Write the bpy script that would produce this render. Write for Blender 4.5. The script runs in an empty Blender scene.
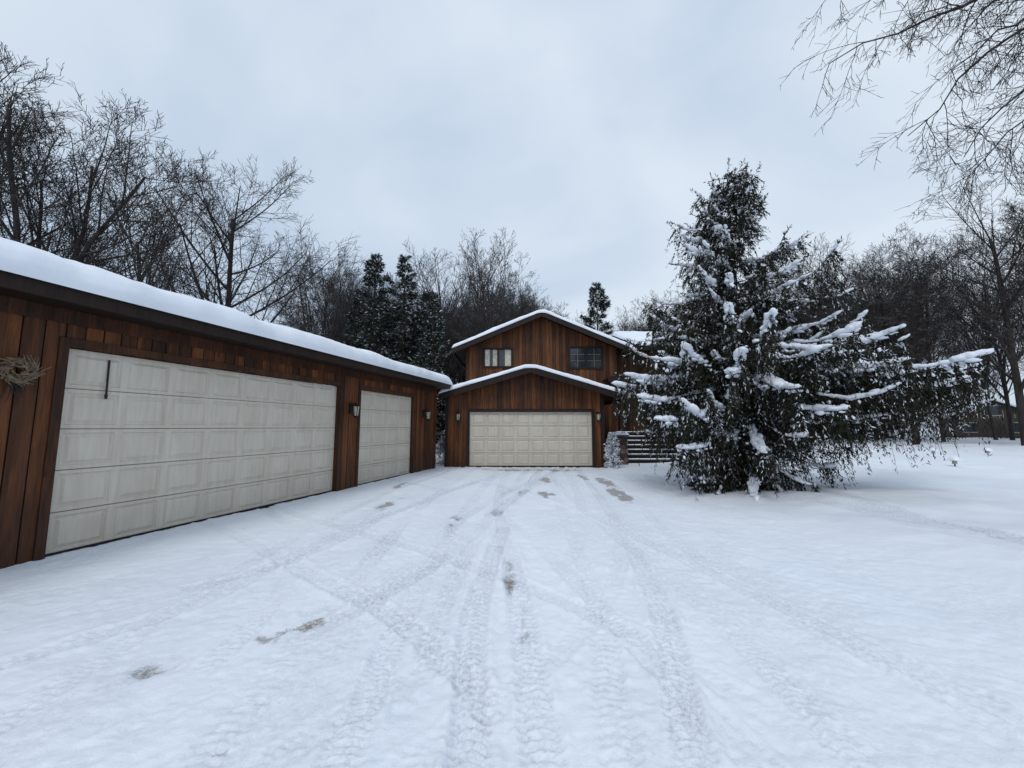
import bpy, math, random
import numpy as np
from mathutils import Vector
random.seed(5); rng=np.random.default_rng(11)
sc=bpy.context.scene
sc.view_settings.view_transform='Standard'
try: sc.view_settings.look='None'
except Exception: pass
sc.view_settings.exposure=0

# ------------------------------------------------------------ helpers
def link(o,parent=None):
    sc.collection.objects.link(o)
    if parent is not None: o.parent=parent
    return o
def empty(name,loc=(0,0,0),rz=0):
    e=bpy.data.objects.new(name,None); e.location=loc; e.rotation_euler=(0,0,rz); e.empty_display_size=.2
    return link(e)
class M:
    def __init__(s,name):
        s.m=bpy.data.materials.new(name); s.m.use_nodes=True
        s.nt=s.m.node_tree; s.b=s.nt.nodes['Principled BSDF']
    def l(s,a,b): s.nt.links.new(a,b)
    def noise(s,scale,detail=4,vec=None,rough=.55):
        nd=s.nt.nodes.new('ShaderNodeTexNoise'); nd.inputs['Scale'].default_value=scale
        nd.inputs['Detail'].default_value=detail; nd.inputs['Roughness'].default_value=rough
        if vec is not None: s.l(vec,nd.inputs['Vector'])
        return nd.outputs['Fac']
    def coord(s,sc3=None,kind='Object'):
        t=s.nt.nodes.new('ShaderNodeTexCoord'); o=t.outputs[kind]
        if sc3:
            mp=s.nt.nodes.new('ShaderNodeMapping'); mp.inputs['Scale'].default_value=sc3; s.l(o,mp.inputs['Vector']); o=mp.outputs['Vector']
        return o
    def ramp(s,fac,stops):
        r=s.nt.nodes.new('ShaderNodeValToRGB'); cr=r.color_ramp
        while len(cr.elements)<len(stops): cr.elements.new(.5)
        for e,(p,c) in zip(cr.elements,stops):
            e.position=p; e.color=(*c,1) if len(c)==3 else c
        s.l(fac,r.inputs['Fac']); return r.outputs['Color']
    def mix(s,fac,a,b,mode='MIX'):
        m=s.nt.nodes.new('ShaderNodeMix'); m.data_type='RGBA'; m.blend_type=mode
        for v,i in ((fac,0),(a,6),(b,7)):
            if isinstance(v,(int,float)): m.inputs[i].default_value=v
            elif isinstance(v,tuple): m.inputs[i].default_value=(*v,1)
            else: s.l(v,m.inputs[i])
        return m.outputs[2]
    def math(s,op,a,b=0.):
        m=s.nt.nodes.new('ShaderNodeMath'); m.operation=op
        for v,i in ((a,0),(b,1)):
            if isinstance(v,(int,float)): m.inputs[i].default_value=v
            else: s.l(v,m.inputs[i])
        return m.outputs[0]
    def attr(s,name):
        a=s.nt.nodes.new('ShaderNodeAttribute'); a.attribute_name=name; return a.outputs['Fac']
    def bump(s,h,strength=.3,dist=.01):
        b=s.nt.nodes.new('ShaderNodeBump'); b.inputs['Strength'].default_value=strength; b.inputs['Distance'].default_value=dist
        s.l(h,b.inputs['Height']); s.l(b.outputs['Normal'],s.b.inputs['Normal'])
    def col(s,c):
        if isinstance(c,tuple): s.b.inputs['Base Color'].default_value=(*c,1)
        else: s.l(c,s.b.inputs['Base Color'])
    def rough(s,r): s.b.inputs['Roughness'].default_value=r
    def spec(s,r): s.b.inputs['Specular IOR Level'].default_value=r
    def snowtop(s,c,lo=.35,hi=.75,amount=1.,nscale=3):
        g=s.nt.nodes.new('ShaderNodeNewGeometry'); sp=s.nt.nodes.new('ShaderNodeSeparateXYZ'); s.l(g.outputs['Normal'],sp.inputs[0])
        mr=s.nt.nodes.new('ShaderNodeMapRange'); mr.inputs[1].default_value=lo; mr.inputs[2].default_value=hi; mr.inputs[4].default_value=amount
        s.l(sp.outputs['Z'],mr.inputs[0]); n=s.noise(nscale,2,s.coord())
        f=s.math('MULTIPLY',mr.outputs[0],s.math('GREATER_THAN',n,.47))
        return s.mix(f,c,(.8,.83,.88))

def simple(name,c,rough=.7,var=.25,scale=8,metal=0):
    m=M(name); n=m.noise(scale,5,m.coord())
    m.col(m.ramp(n,[(.3,tuple(x*(1-var) for x in c)),(.7,tuple(min(1,x*(1+var)) for x in c))])); m.rough(rough)
    m.b.inputs['Metallic'].default_value=metal; m.bump(n,.15,.005); return m.m

def mk_snow():
    m=M('snow'); v=m.coord(); n=m.noise(1.2,5,v); n2=m.noise(60,3,v); n3=m.noise(9,4,v)
    m.col(m.ramp(n,[(.3,(.80,.84,.91)),(.7,(.86,.89,.94))])); m.rough(.75)
    h=m.math('ADD',m.math('MULTIPLY',n2,.25),n3); m.bump(h,.35,.02); m.spec(.2)
    return m.m
SNOW=mk_snow()
def mk_ground():
    m=M('snow_ground'); v=m.coord()
    n=m.noise(.35,5,v); n3=m.noise(7,5,v,.6); n2=m.noise(75,4,v,.7); ng=m.noise(28,6,v,.75); nb=m.noise(2.2,6,v,.65)
    base=m.ramp(n,[(.3,(.80,.845,.92)),(.7,(.87,.90,.945))])
    pk=m.attr('packed'); dt=m.attr('dirt')
    packedc=m.ramp(ng,[(.33,(.40,.425,.475)),(.46,(.64,.675,.74)),(.62,(.84,.87,.92))])
    c=m.mix(pk,base,packedc)
    th=m.math('ADD',m.math('ADD',m.math('MULTIPLY',n2,.50),m.math('MULTIPLY',n3,.32)),m.math('MULTIPLY',nb,.22))
    lv=m.math('SUBTRACT',m.math('ADD',th,m.math('MULTIPLY',dt,.22)),.68)
    f=m.nt.nodes.new('ShaderNodeClamp'); m.l(m.math('MULTIPLY',lv,8.),f.inputs[0])
    dcol=m.ramp(ng,[(.32,(.11,.09,.075)),(.47,(.24,.205,.175)),(.58,(.55,.54,.53)),(.68,(.75,.76,.79))])
    c=m.mix(m.math('MULTIPLY',f.outputs[0],.85),c,dcol)
    m.col(c); m.rough(.7); m.spec(.2)
    h=m.math('ADD',m.math('ADD',m.math('MULTIPLY',n2,.4),m.math('MULTIPLY',n3,.9)),m.math('MULTIPLY',f.outputs[0],-.6))
    m.bump(h,.6,.022)
    return m.m
def mk_wood(name,c0,c1,c2,spec=.3,tw=.30):
    m=M(name); v=m.coord((14,14,.9)); n=m.noise(3,6,v,.65); v2=m.coord((1,1,.35)); n2=m.noise(1.3,4,v2)
    t=m.attr('tint')
    f=m.math('ADD',m.math('ADD',m.math('MULTIPLY',n,.55),m.math('MULTIPLY',n2,.35)),m.math('MULTIPLY',t,tw))
    c=m.ramp(f,[(.39,c0),(.60,c1),(.86,c2)])
    k=m.nt.nodes.new('ShaderNodeTexVoronoi'); m.l(m.coord((3.2,3.2,1.1)),k.inputs['Vector']); k.inputs['Scale'].default_value=1.6
    kn=m.ramp(k.outputs['Distance'],[(.03,(.2,.2,.2)),(.10,(1,1,1))])
    c=m.mix(.85,c,kn,'MULTIPLY')
    st=m.ramp(m.noise(2.2,5,m.coord((5,5,.25)),.6),[(.36,(.36,.35,.36)),(.58,(1,1,1))]); c=m.mix(.8,c,st,'MULTIPLY')
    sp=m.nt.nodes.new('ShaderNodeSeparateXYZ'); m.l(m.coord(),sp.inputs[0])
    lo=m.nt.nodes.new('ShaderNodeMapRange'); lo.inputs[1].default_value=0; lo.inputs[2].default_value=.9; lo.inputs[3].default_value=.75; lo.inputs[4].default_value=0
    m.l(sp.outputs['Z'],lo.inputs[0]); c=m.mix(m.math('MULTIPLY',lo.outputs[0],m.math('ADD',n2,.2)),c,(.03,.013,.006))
    m.col(c); m.rough(.6); m.spec(spec); m.bump(n,.35,.006); return m.m
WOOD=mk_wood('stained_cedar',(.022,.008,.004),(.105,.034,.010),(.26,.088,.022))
TRIM=mk_wood('dark_trim',(.012,.006,.004),(.026,.012,.008),(.05,.024,.014))
DARK=simple('dark_gap',(.008,.005,.004),.9)
def mk_door():
    m=M('cream_door_paint'); n=m.noise(2.5,5,m.coord((1,1,.6))); n2=m.noise(40,3,m.coord()); n4=m.noise(3,5,m.coord((6,6,.5)))
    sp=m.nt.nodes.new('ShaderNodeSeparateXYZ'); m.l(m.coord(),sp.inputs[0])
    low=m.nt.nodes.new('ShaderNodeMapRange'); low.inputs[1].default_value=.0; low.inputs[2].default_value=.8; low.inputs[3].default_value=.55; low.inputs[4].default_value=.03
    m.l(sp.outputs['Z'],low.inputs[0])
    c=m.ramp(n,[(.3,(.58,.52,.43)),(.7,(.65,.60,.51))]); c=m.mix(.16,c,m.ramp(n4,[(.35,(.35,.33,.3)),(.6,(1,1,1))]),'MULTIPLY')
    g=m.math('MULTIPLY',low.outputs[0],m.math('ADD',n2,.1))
    m.col(m.mix(g,c,(.33,.29,.24))); m.rough(.5); m.bump(n2,.08,.003); return m.m
DOOR=mk_door()
BLACK=simple('black_metal',(.02,.02,.022),.45,metal=.6)
def mk_glass(name,c):
    m=M(name); n=m.noise(2.2,2,m.coord()); m.col(m.ramp(n,[(.35,c),(.65,tuple(x*1.6 for x in c))])); m.rough(.06); m.spec(.7)
    return m.m
GLASS=mk_glass('window_glass',(.02,.025,.03))
LGLASS=mk_glass('lantern_glass',(.3,.28,.22))
CURT=simple('curtain',(.55,.5,.42),.9)
STEP=simple('grey_step_wood',(.05,.042,.036),.8,.35)
def mk_stone():
    m=M('fieldstone'); n=m.noise(10,5,m.coord()); n5=m.noise(3.3,2,m.coord()); t=m.attr('tint')
    c=m.ramp(m.math('ADD',m.math('MULTIPLY',t,.7),m.math('MULTIPLY',n5,.3)),[(.2,(.05,.04,.034)),(.5,(.12,.09,.062)),(.8,(.20,.165,.13))])
    c=m.mix(.5,c,m.ramp(n,[(.3,(.4,.4,.4)),(.7,(1,1,1))]),'MULTIPLY')
    m.col(c); m.rough(.9); m.spec(.2); m.bump(n,.5,.02); return m.m
STONE=mk_stone()
def mk_bark(name,a,b,snow=.9,hi=.8):
    m=M(name); n=m.noise(9,5,m.coord((1,1,.25))); c=m.ramp(n,[(.3,a),(.7,b)])
    if snow: c=m.snowtop(c,.45,hi,snow,2.2)
    m.col(c); m.rough(.9); m.spec(.15); return m.m
BARK=mk_bark('grey_bark',(.024,.020,.019),(.060,.050,.045),.3)
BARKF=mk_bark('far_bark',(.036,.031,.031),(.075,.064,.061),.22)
BARKD=mk_bark('spruce_bark',(.03,.02,.014),(.075,.05,.035),.3)
def mk_needle(name,a,b,c3):
    m=M(name); t=m.attr('tint'); n=m.noise(1.4,3,m.coord()); f=m.math('ADD',m.math('MULTIPLY',t,.6),m.math('MULTIPLY',n,.4))
    m.col(m.ramp(f,[(.2,a),(.5,b),(.85,c3)])); m.rough(.7); m.spec(.15); return m.m
NEED=mk_needle('spruce_needles',(.008,.010,.007),(.019,.022,.013),(.046,.041,.027))
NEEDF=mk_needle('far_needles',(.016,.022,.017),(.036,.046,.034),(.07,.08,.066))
SNOWC=simple('branch_snow',(.80,.83,.89),.8,.05,6)

class B:
    def __init__(s): s.v=[];s.f=[];s.mi=[];s.t=[]
    def face(s,pts,mi=0,t=.5):
        i=len(s.v); s.v+= [tuple(p) for p in pts]; s.f.append(tuple(range(i,i+len(pts)))); s.mi.append(mi); s.t.append(t)
    def hexa(s,p,mi=0,t=.5):
        i=len(s.v); s.v+=[tuple(q) for q in p]
        for f in ((0,3,2,1),(4,5,6,7),(0,1,5,4),(1,2,6,5),(2,3,7,6),(3,0,4,7)):
            s.f.append(tuple(i+k for k in f)); s.mi.append(mi); s.t.append(t)
    def box(s,x0,x1,y0,y1,z0,z1,mi=0,t=.5,z1b=None):
        zb=z1 if z1b is None else z1b
        s.hexa([(x0,y0,z0),(x1,y0,z0),(x1,y1,z0),(x0,y1,z0),(x0,y0,z1),(x1,y0,zb),(x1,y1,zb),(x0,y1,z1)],mi,t)
    def slab(s,x0,za,x1,zb,y0,y1,th,mi=0,t=.5):
        s.hexa([(x0,y0,za-th),(x1,y0,zb-th),(x1,y1,zb-th),(x0,y1,za-th),(x0,y0,za),(x1,y0,zb),(x1,y1,zb),(x0,y1,za)],mi,t)
    def tube(s,p0,p1,r0,r1,n=8,mi=0,t=.5):
        p0=Vector(p0);p1=Vector(p1); d=(p1-p0).normalized(); a=d.orthogonal().normalized(); b=d.cross(a); i=len(s.v)
        for p,r in((p0,r0),(p1,r1)):
            for k in range(n):
                an=2*math.pi*k/n; s.v.append(tuple(p+(a*math.cos(an)+b*math.sin(an))*r))
        for k in range(n):
            s.f.append((i+k,i+(k+1)%n,i+n+(k+1)%n,i+n+k)); s.mi.append(mi); s.t.append(t)
        s.f.append(tuple(i+n+k for k in range(n))); s.mi.append(mi); s.t.append(t)
        s.f.append(tuple(i+n-1-k for k in range(n))); s.mi.append(mi); s.t.append(t)
    def obj(s,name,mats,parent=None,bevel=0,smooth=False):
        me=bpy.data.meshes.new(name); me.from_pydata(s.v,[],s.f)
        for m in mats: me.materials.append(m)
        me.polygons.foreach_set('material_index',s.mi)
        a=me.attributes.new('tint','FLOAT','FACE'); a.data.foreach_set('value',s.t)
        if smooth: me.polygons.foreach_set('use_smooth',[True]*len(s.f))
        me.update(); o=bpy.data.objects.new(name,me)
        if bevel:
            md=o.modifiers.new('bevel','BEVEL'); md.width=bevel; md.segments=2; md.limit_method='ANGLE'
        return link(o,parent)

def npmesh(name,verts,facegroups,mats,parent=None,smooth=False,attrs=None,fattrs=None,mi=None,mk=True):
    me=bpy.data.meshes.new(name); verts=np.asarray(verts,np.float32)
    me.vertices.add(len(verts)); me.vertices.foreach_set('co',verts.ravel())
    tot=[];loops=[]
    for f in facegroups:
        f=np.asarray(f,np.int32)
        if len(f)==0: continue
        tot.append(np.full(len(f),f.shape[1],np.int32)); loops.append(f.ravel())
    tot=np.concatenate(tot);loops=np.concatenate(loops)
    me.loops.add(len(loops)); me.loops.foreach_set('vertex_index',loops)
    me.polygons.add(len(tot)); st=np.concatenate([[0],np.cumsum(tot)[:-1]]).astype(np.int32)
    me.polygons.foreach_set('loop_start',st); me.polygons.foreach_set('loop_total',tot)
    for m in mats: me.materials.append(m)
    if mi is not None: me.polygons.foreach_set('material_index',np.asarray(mi,np.int32))
    me.polygons.foreach_set('use_smooth',np.full(len(tot),smooth))
    for k,a in (attrs or {}).items():
        at=me.attributes.new(k,'FLOAT','POINT'); at.data.foreach_set('value',np.asarray(a,np.float32))
    for k,a in (fattrs or {}).items():
        at=me.attributes.new(k,'FLOAT','FACE'); at.data.foreach_set('value',np.asarray(a,np.float32))
    me.update(calc_edges=True); me.validate()
    if not mk: return me
    return link(bpy.data.objects.new(name,me),parent)

def hsh(ix,iy,s): 
    v=np.sin(ix*127.1+iy*311.7+s*74.7)*43758.5453; return v-np.floor(v)
def vn(x,y,s=0):
    ix=np.floor(x);iy=np.floor(y);fx=x-ix;fy=y-iy;fx=fx*fx*(3-2*fx);fy=fy*fy*(3-2*fy)
    a=hsh(ix,iy,s);b=hsh(ix+1,iy,s);c=hsh(ix,iy+1,s);d=hsh(ix+1,iy+1,s)
    return (a*(1-fx)+b*fx)*(1-fy)+(c*(1-fx)+d*fx)*fy
def fbm(x,y,s=0,o=4):
    r=0;a=.5
    for k in range(o): r=r+a*(vn(x,y,s+k)-.5)*2;x=x*2.03;y=y*2.03;a*=.5
    return r
def sstep(a,b,x): t=np.clip((x-a)/(b-a),0,1); return t*t*(3-2*t)

def snow_slab(name,x0,x1,y0,y1,zf,T,R,parent=None,seed=0,nx=80,ny=30,jit=.03):
    def sp(a,b,n):
        e=np.array([0,.02,.06,.13,.25,.42,.65,1.])*R
        mid=np.linspace(a+R,b-R,n)[1:-1] if b-a>2*R+.05 else np.array([(a+b)/2])
        return np.concatenate([a+e,mid,(b-e)[::-1]])
    R=min(R,(x1-x0)*.45,(y1-y0)*.45)
    X=sp(x0,x1,nx); Y=sp(y0,y1,ny); gx,gy=np.meshgrid(X,Y)
    dx=np.minimum(gx-x0,x1-gx); dy=np.minimum(gy-y0,y1-gy)
    fx=np.sqrt(np.clip(1-(1-np.clip(dx/R,0,1))**2,0,1)); fy=np.sqrt(np.clip(1-(1-np.clip(dy/R,0,1))**2,0,1))
    n=fbm(gx*1.1+3,gy*1.1,seed,3); n2=fbm(gx*5,gy*5,seed+9,2)
    t=T*fx*fy*(1+.28*n+.10*n2)
    ex=(dy<R*.5)*(gy<(y0+y1)/2)*-1.0; jx=(fbm(gx*1.7,gx*0+seed,seed+4,3))*jit
    z=zf(gx,gy)+t
    gy2=gy+ex*(jx+jit*.6)*sstep(0,.3,fy)
    v=np.stack([gx,gy2,z],-1).reshape(-1,3); w=len(X); h=len(Y)
    i=np.arange(w*h).reshape(h,w); q=np.stack([i[:-1,:-1],i[:-1,1:],i[1:,1:],i[1:,:-1]],-1).reshape(-1,4)
    return npmesh(name,v,[q],[SNOW],parent,True)

def siding(b,x0,x1,z0,zt,y,holes=(),bw=.19,th=.022,breaks=()):
    cuts=list(np.arange(x0,x1,bw))+[x1]+list(breaks)
    reg=sorted(set(round(c,4) for c in cuts)); hs=set()
    for h in holes: hs|={round(h[0],4),round(h[1],4)}
    allc=sorted(set(reg)|{c for c in hs if x0<c<x1})
    t=random.random()
    for a,c in zip(allc[:-1],allc[1:]):
        if a in reg: t=random.random()
        if c-a<.004: continue
        ga=.007 if a in reg else 0; gc=.007 if c in reg else 0
        m=(a+c)/2; spans=[(z0,None)]
        for h in holes:
            if h[0]<m<h[1]:
                ns=[]
                for (p,q) in spans:
                    if q is None or q>h[2]:
                        if h[2]>p+.01: ns.append((p,h[2]))
                        ns.append((h[3],q))
                    else: ns.append((p,q))
                spans=ns
        dy=random.uniform(0,.008)
        for p,q in spans:
            zA=zt(a+ga) if q is None else q; zB=zt(c-gc) if q is None else q
            if min(zA,zB)<=p: zA=max(zA,p+.003); zB=max(zB,p+.003)
            b.box(a+ga,c-gc,y-th-dy,y,p,zA,0,t,zB)
def backing(b,x0,x1,z0,zt,y,holes,mi,breaks=()):
    cs=sorted({x0,x1,*breaks}|{h[0] for h in holes}|{h[1] for h in holes})
    for a,c in zip(cs[:-1],cs[1:]):
        m=(a+c)/2; hh=sorted([h for h in holes if h[0]<m<h[1]],key=lambda h:h[2]); p=z0
        for h in hh:
            if h[2]>p: b.face([(a,y,p),(c,y,p),(c,y,h[2]),(a,y,h[2])],mi)
            p=h[3]
        b.face([(a,y,p),(c,y,p),(c,y,zt(c)),(a,y,zt(a))],mi)

def garage_door(name,x0,x1,z1,y,rows,cols,parent):
    b=B(); hh=z1/rows; mx=.05
    for r in range(rows):
        za=r*hh+.006; zb=(r+1)*hh-.006; cw=(x1-x0-2*mx)/cols
        b.box(x0,x1,y+.02,y+.05,za,zb)
        b.face([(x0,y,za),(x0+mx,y,za),(x0+mx,y,zb),(x0,y,zb)]); b.face([(x1-mx,y,za),(x1,y,za),(x1,y,zb),(x1-mx,y,zb)])
        b.face([(x0,y,za),(x1,y,za),(x1,y+.012,za-.006),(x0,y+.012,za-.006)])
        b.face([(x0,y,zb),(x1,y,zb),(x1,y+.02,zb),(x0,y+.02,zb)])
        for c in range(cols):
            a=x0+mx+c*cw; e=a+cw
            rings=[(0,0),(.045,0),(.056,.018),(.072,.018),(.108,-.003)]
            prev=None
            for ins,d in rings:
                q=[(a+ins,y+d,za+ins),(e-ins,y+d,za+ins),(e-ins,y+d,zb-ins),(a+ins,y+d,zb-ins)]
                if prev:
                    for k in range(4): b.face([prev[k],prev[(k+1)%4],q[(k+1)%4],q[k]])
                prev=q
            b.face(prev)
    return b.obj(name,[DOOR],parent)

def lantern(loc,rz,s=1.):
    b=B()
    b.box(-.05*s,.05*s,-.02*s,0,-.12*s,.12*s,0)
    b.tube((0,-.02*s,.06*s),(0,-.12*s,.13*s),.012*s,.01*s,8); b.tube((0,-.12*s,.13*s),(0,-.15*s,.10*s),.01*s,.01*s,8)
    b.tube((0,-.15*s,.10*s),(0,-.15*s,.04*s),.02*s,.10*s,6); b.tube((0,-.15*s,.04*s),(0,-.15*s,-.17*s),.075*s,.05*s,6,1)
    for k in range(6):
        a=math.pi/3*k; c0,s0=math.cos(a),math.sin(a)
        b.tube((c0*.08*s,-.15*s+s0*.08*s,.04*s),(c0*.055*s,-.15*s+s0*.055*s,-.17*s),.007*s,.007*s,5)
    b.tube((0,-.15*s,-.17*s),(0,-.15*s,-.21*s),.06*s,.02*s,6); b.tube((0,-.15*s,-.21*s),(0,-.15*s,-.25*s),.012*s,.004*s,6)
    o=b.obj('wall_lantern',[BLACK,LGLASS]); o.location=loc; o.rotation_euler=(0,0,rz); return o

# ------------------------------------------------------------ ground
def ground():
    fx=np.arange(-6.2,6.2,.0165); g=[];x=6.2;d=.03
    while x<420: g.append(x); x+=d; d=d*1.06
    g=np.array(g+[420.]); X=np.concatenate([-g[::-1],fx,g])
    Y=[1.4]
    while Y[-1]<18: Y.append(Y[-1]*1.0055)
    while Y[-1]<500: Y.append(Y[-1]*1.03)
    Y=np.concatenate([[-60,-30,-15,-8,-4,-2,-1,0,.5,.9,1.2],Y])
    gx,gy=np.meshgrid(X,Y); x=gx.ravel(); y=gy.ravel(); N=len(x)
    z=fbm(x*.35,y*.35,1,3)*.05
    edge=3.2+.16*(y-2)+fbm(y*.4,y*0,3,2)*.5
    yard=sstep(0,2.2,x-edge)*sstep(-8,-4,y)
    z+=yard*.12+yard*fbm(x*.6,y*.6,5,4)*.15
    z*=np.where((y>30)|(np.abs(x)>30),1.6,1)
    packed=np.zeros(N); dirt=np.zeros(N)
    near=(y>1)&(y<17)&(np.abs(x)<7); ni=np.where(near)[0]; xn=x[ni]; yn=y[ni]; zn=z[ni]; pn=np.zeros(len(ni)); dn=np.zeros(len(ni))
    churn=(1-yard[ni])
    zn+=churn*(fbm(xn*3,yn*3,21,4)*.018+fbm(xn*14,yn*14,8,3)*.011)
    pn+=churn*np.clip(.08+.55*fbm(xn*1.6,yn*.8,31,4),0,.45)
    P=[
      ([(-.25,0),(-.20,2),(-.30,3.8),(.05,8),(.55,11.5),(1.1,15.2)],.2,1.),
      ([(.70,0),(.85,2),(1.30,3.8),(1.85,8),(2.15,11.5),(2.5,15.2)],.2,1.),
      ([(.25,0),(.15,2),(.05,4),(-.25,8),(-.25,12),(-.1,15.3)],.2,.8),
      ([(1.5,0),(1.6,2),(1.65,4),(1.35,8),(1.3,12),(1.45,15.3)],.2,.5),
      ([(-1.2,0),(-1.45,2),(-1.6,4.2),(-1.75,7),(-1.7,10),(-1.35,15.2)],.21,.9),
      ([(-2.6,.5),(-2.75,2.5),(-3.0,4.5),(-3.05,7),(-2.9,10),(-2.4,13)],.2,.7),
      ([(-3.9,1.5),(-3.35,2.9),(-2.8,3.9),(-2.5,6.2),(-1.8,9),(-.9,12),(.4,15)],.22,1.),
      ([(-3.6,.6),(-2.4,2.1),(-1.45,3.4),(-.75,5.2),(-.15,8),(.6,11),(1.7,15)],.22,.9),
      ([(.6,.5),(.2,1.8),(-.7,3.2),(-2.2,4.5),(-3.9,5.9),(-5.3,6.9)],.2,.7),
      ([(1.9,1),(1.3,2.5),(.3,3.9),(-1.2,5.3),(-2.9,6.6),(-4.9,8.2)],.2,.5),
      ([(-1.9,.5),(-1.95,2.2),(-2.2,4),(-3.1,6),(-4.4,7.5)],.18,.6),
      ([(-.75,.3),(-.8,2),(-.9,4),(-.85,8),(-.65,12),(-.4,15)],.2,.7),
      ([(2.6,1),(2.5,2.5),(2.2,4.2),(2.4,7),(2.9,10),(3.2,14)],.19,.3),
      ([(.9,3),(.2,6),(-.8,8.6),(-2.2,10.6),(-3.7,12.2)],.2,.5),
      ([(2.0,5),(1.2,8),(.1,10.3),(-1.5,12.0),(-3.3,13.2)],.2,.4),
      ([(-.5,.3),(-.45,2),(-.6,3.8),(-.3,8),(.15,11.5),(.6,15.2)],.19,.7),
      ([(.45,0),(.5,2),(.75,3.8),(.95,8),(1.2,11.5),(1.6,15.2)],.19,.5),
      ([(-4.4,2.6),(-3.6,3.6),(-2.6,4.9),(-2.1,7.5),(-1.3,10.5),(-.2,13),(.9,15)],.2,.8),
      ([(-2.9,.7),(-2.0,2.2),(-1.2,4.4),(-.9,6.5),(-.2,9.5),(.9,12.5),(1.9,15)],.2,.7),
      ([(-2.1,1),(-1.0,2.2),(.3,4),(1.1,6.5),(1.6,10),(1.9,14.5)],.2,.45),
      ([(-1.3,1.2),(-.2,2.3),(.9,3.9),(1.7,6.5),(2.1,9.5),(2.3,14.5)],.18,.35),
      ]
    for ti,(cp,w,st) in enumerate(P):
        cp=np.array(cp,float); pts=[]; q=np.vstack([2*cp[0]-cp[1],cp,2*cp[-1]-cp[-2]])
        for i in range(1,len(q)-2):
            for t in np.linspace(0,1,9)[:-1]:
                a,b_,c,d=q[i-1],q[i],q[i+1],q[i+2]
                pts.append(.5*((2*b_)+(-a+c)*t+(2*a-5*b_+4*c-d)*t*t+(-a+3*b_-3*c+d)*t**3))
        pts.append(cp[-1]); pts=np.array(pts)
        best=np.full(len(xn),9.); sg=np.zeros(len(xn)); al=np.zeros(len(xn)); L=0
        for a,b_ in zip(pts[:-1],pts[1:]):
            d=b_-a; l=np.hypot(*d); u=d/l; rx=xn-a[0]; ry=yn-a[1]
            t=np.clip(rx*u[0]+ry*u[1],0,l); ox=rx-u[0]*t; oy=ry-u[1]*t; dd=np.hypot(ox,oy)
            m=dd<best; best[m]=dd[m]; sg[m]=(ox*u[1]-oy*u[0])[m]; al[m]=(L+t)[m]; L+=l
        wob=1+.16*fbm(al*1.1,al*0+ti,ti,2)
        s=sg/(w*.5*wob); inside=sstep(1.15,.85,np.abs(s))
        fade=st*np.clip(.74+1.3*fbm(al*.7,al*0+ti*3.3,ti+50,3)+.5*fbm(xn*3,yn*3,ti+70,3),.05,1.15)
        zn-=inside*.016*fade
        zn+=np.exp(-((np.abs(s)-1.3)/.28)**2)*.015*fade*(1+fbm(xn*9,yn*9,ti,2))
        per=.055 if ti%2 else .07
        ph=al/per+np.abs(s)*(.6 if ti%3 else 1.1)
        tread=(np.sin(ph*2*np.pi)>.1)*(.4+.6*(np.abs(np.sin(s*4.5))>.35))
        fin=sstep(10,5,yn)
        zn+=inside*tread*.014*fade*fin
        pn+=inside*fade*(.56-.44*tread*fin+.12)
        dn+=inside*fade*(.20+.42*fbm(xn*1.3,yn*1.3,ti+11,3))
    dn=np.clip(dn,-.3,.75)
    dn+=churn*np.clip(.06+.8*fbm(xn*.9+7,yn*.7,77,4),0,.5)*.8
    for (cx,cy,rx,ry,a) in [(1.0,12.0,.17,.42,3.0),(.8,9.5,.15,.42,3.0),(2.6,11.4,.16,.9,2.8),(2.45,9.3,.16,.7,3.0),(2.2,12.6,.13,.5,2.2),
                            (-1.75,3.2,.15,.11,1.9),(-1.6,3.34,.12,.09,1.7),(-1.4,2.12,.06,.035,1.9),(-2.5,8.3,.16,1.2,1.0),(-1.75,3.6,.2,.2,.5),
                            (-.02,4.3,.05,.4,.9),(.1,3.3,.05,.25,.9),(-.1,14.8,.9,.25,1.6),(1.7,14.9,.9,.25,1.6),(-1.0,6.8,.1,.6,.7),(-3.0,10.9,.1,1.2,1.0),(-2.35,2.8,.2,.1,.8)]:
        q=((xn-cx+.06*fbm(xn*7,yn*7,5,3))/rx)**2+((yn-cy+.15*fbm(xn*4,yn*4,6,3))/ry)**2; k=np.exp(-q)*np.clip(1+1.8*fbm(xn*7,yn*4,91,4),0,2)
        dn+=a*k; pn+=.35*k; zn-=.012*np.clip(k,0,1)
    z[ni]=zn; packed[ni]=np.clip(pn,0,1); dirt[ni]=np.clip(dn*churn,0,1.5)
    v=np.stack([x,y,z],-1); w=len(X); h=len(Y); i=np.arange(w*h).reshape(h,w)
    q=np.stack([i[:-1,:-1],i[:-1,1:],i[1:,1:],i[1:,:-1]],-1).reshape(-1,4)
    npmesh('snow_ground',v,[q],[mk_ground()],None,True,{'packed':packed,'dirt':dirt})
ground()

# ------------------------------------------------------------ detached garage
A=math.radians(75.6); G=empty('detached_garage',(-6.03,3.0,0),A)
def gw(s,y,z): return (-6.03+s*math.cos(A)-y*math.sin(A), 3.0+s*math.sin(A)+y*math.cos(A), z)
x0,x1=-3.2,12.55; d1=(1.97,7.06); d2=(7.90,10.82); DH=2.54
top=lambda x:3.02
holes=[(d1[0],d1[1],-.1,DH),(d2[0],d2[1],-.1,DH)]
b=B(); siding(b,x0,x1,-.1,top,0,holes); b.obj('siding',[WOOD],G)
b=B(); backing(b,x0,x1,-.1,top,-.001,holes,0); 
b.box(x0,x1,6.9,7,-.1,3.0,0); b.box(x0,x0+.1,.01,6.9,-.1,3.0,0); b.obj('wall_core',[DARK],G)
b=B(); b.box(x1-.1,x1,.005,6.9,-.1,3.0,0,.5); b.obj('end_wall',[WOOD],G)
b=B()
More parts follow.
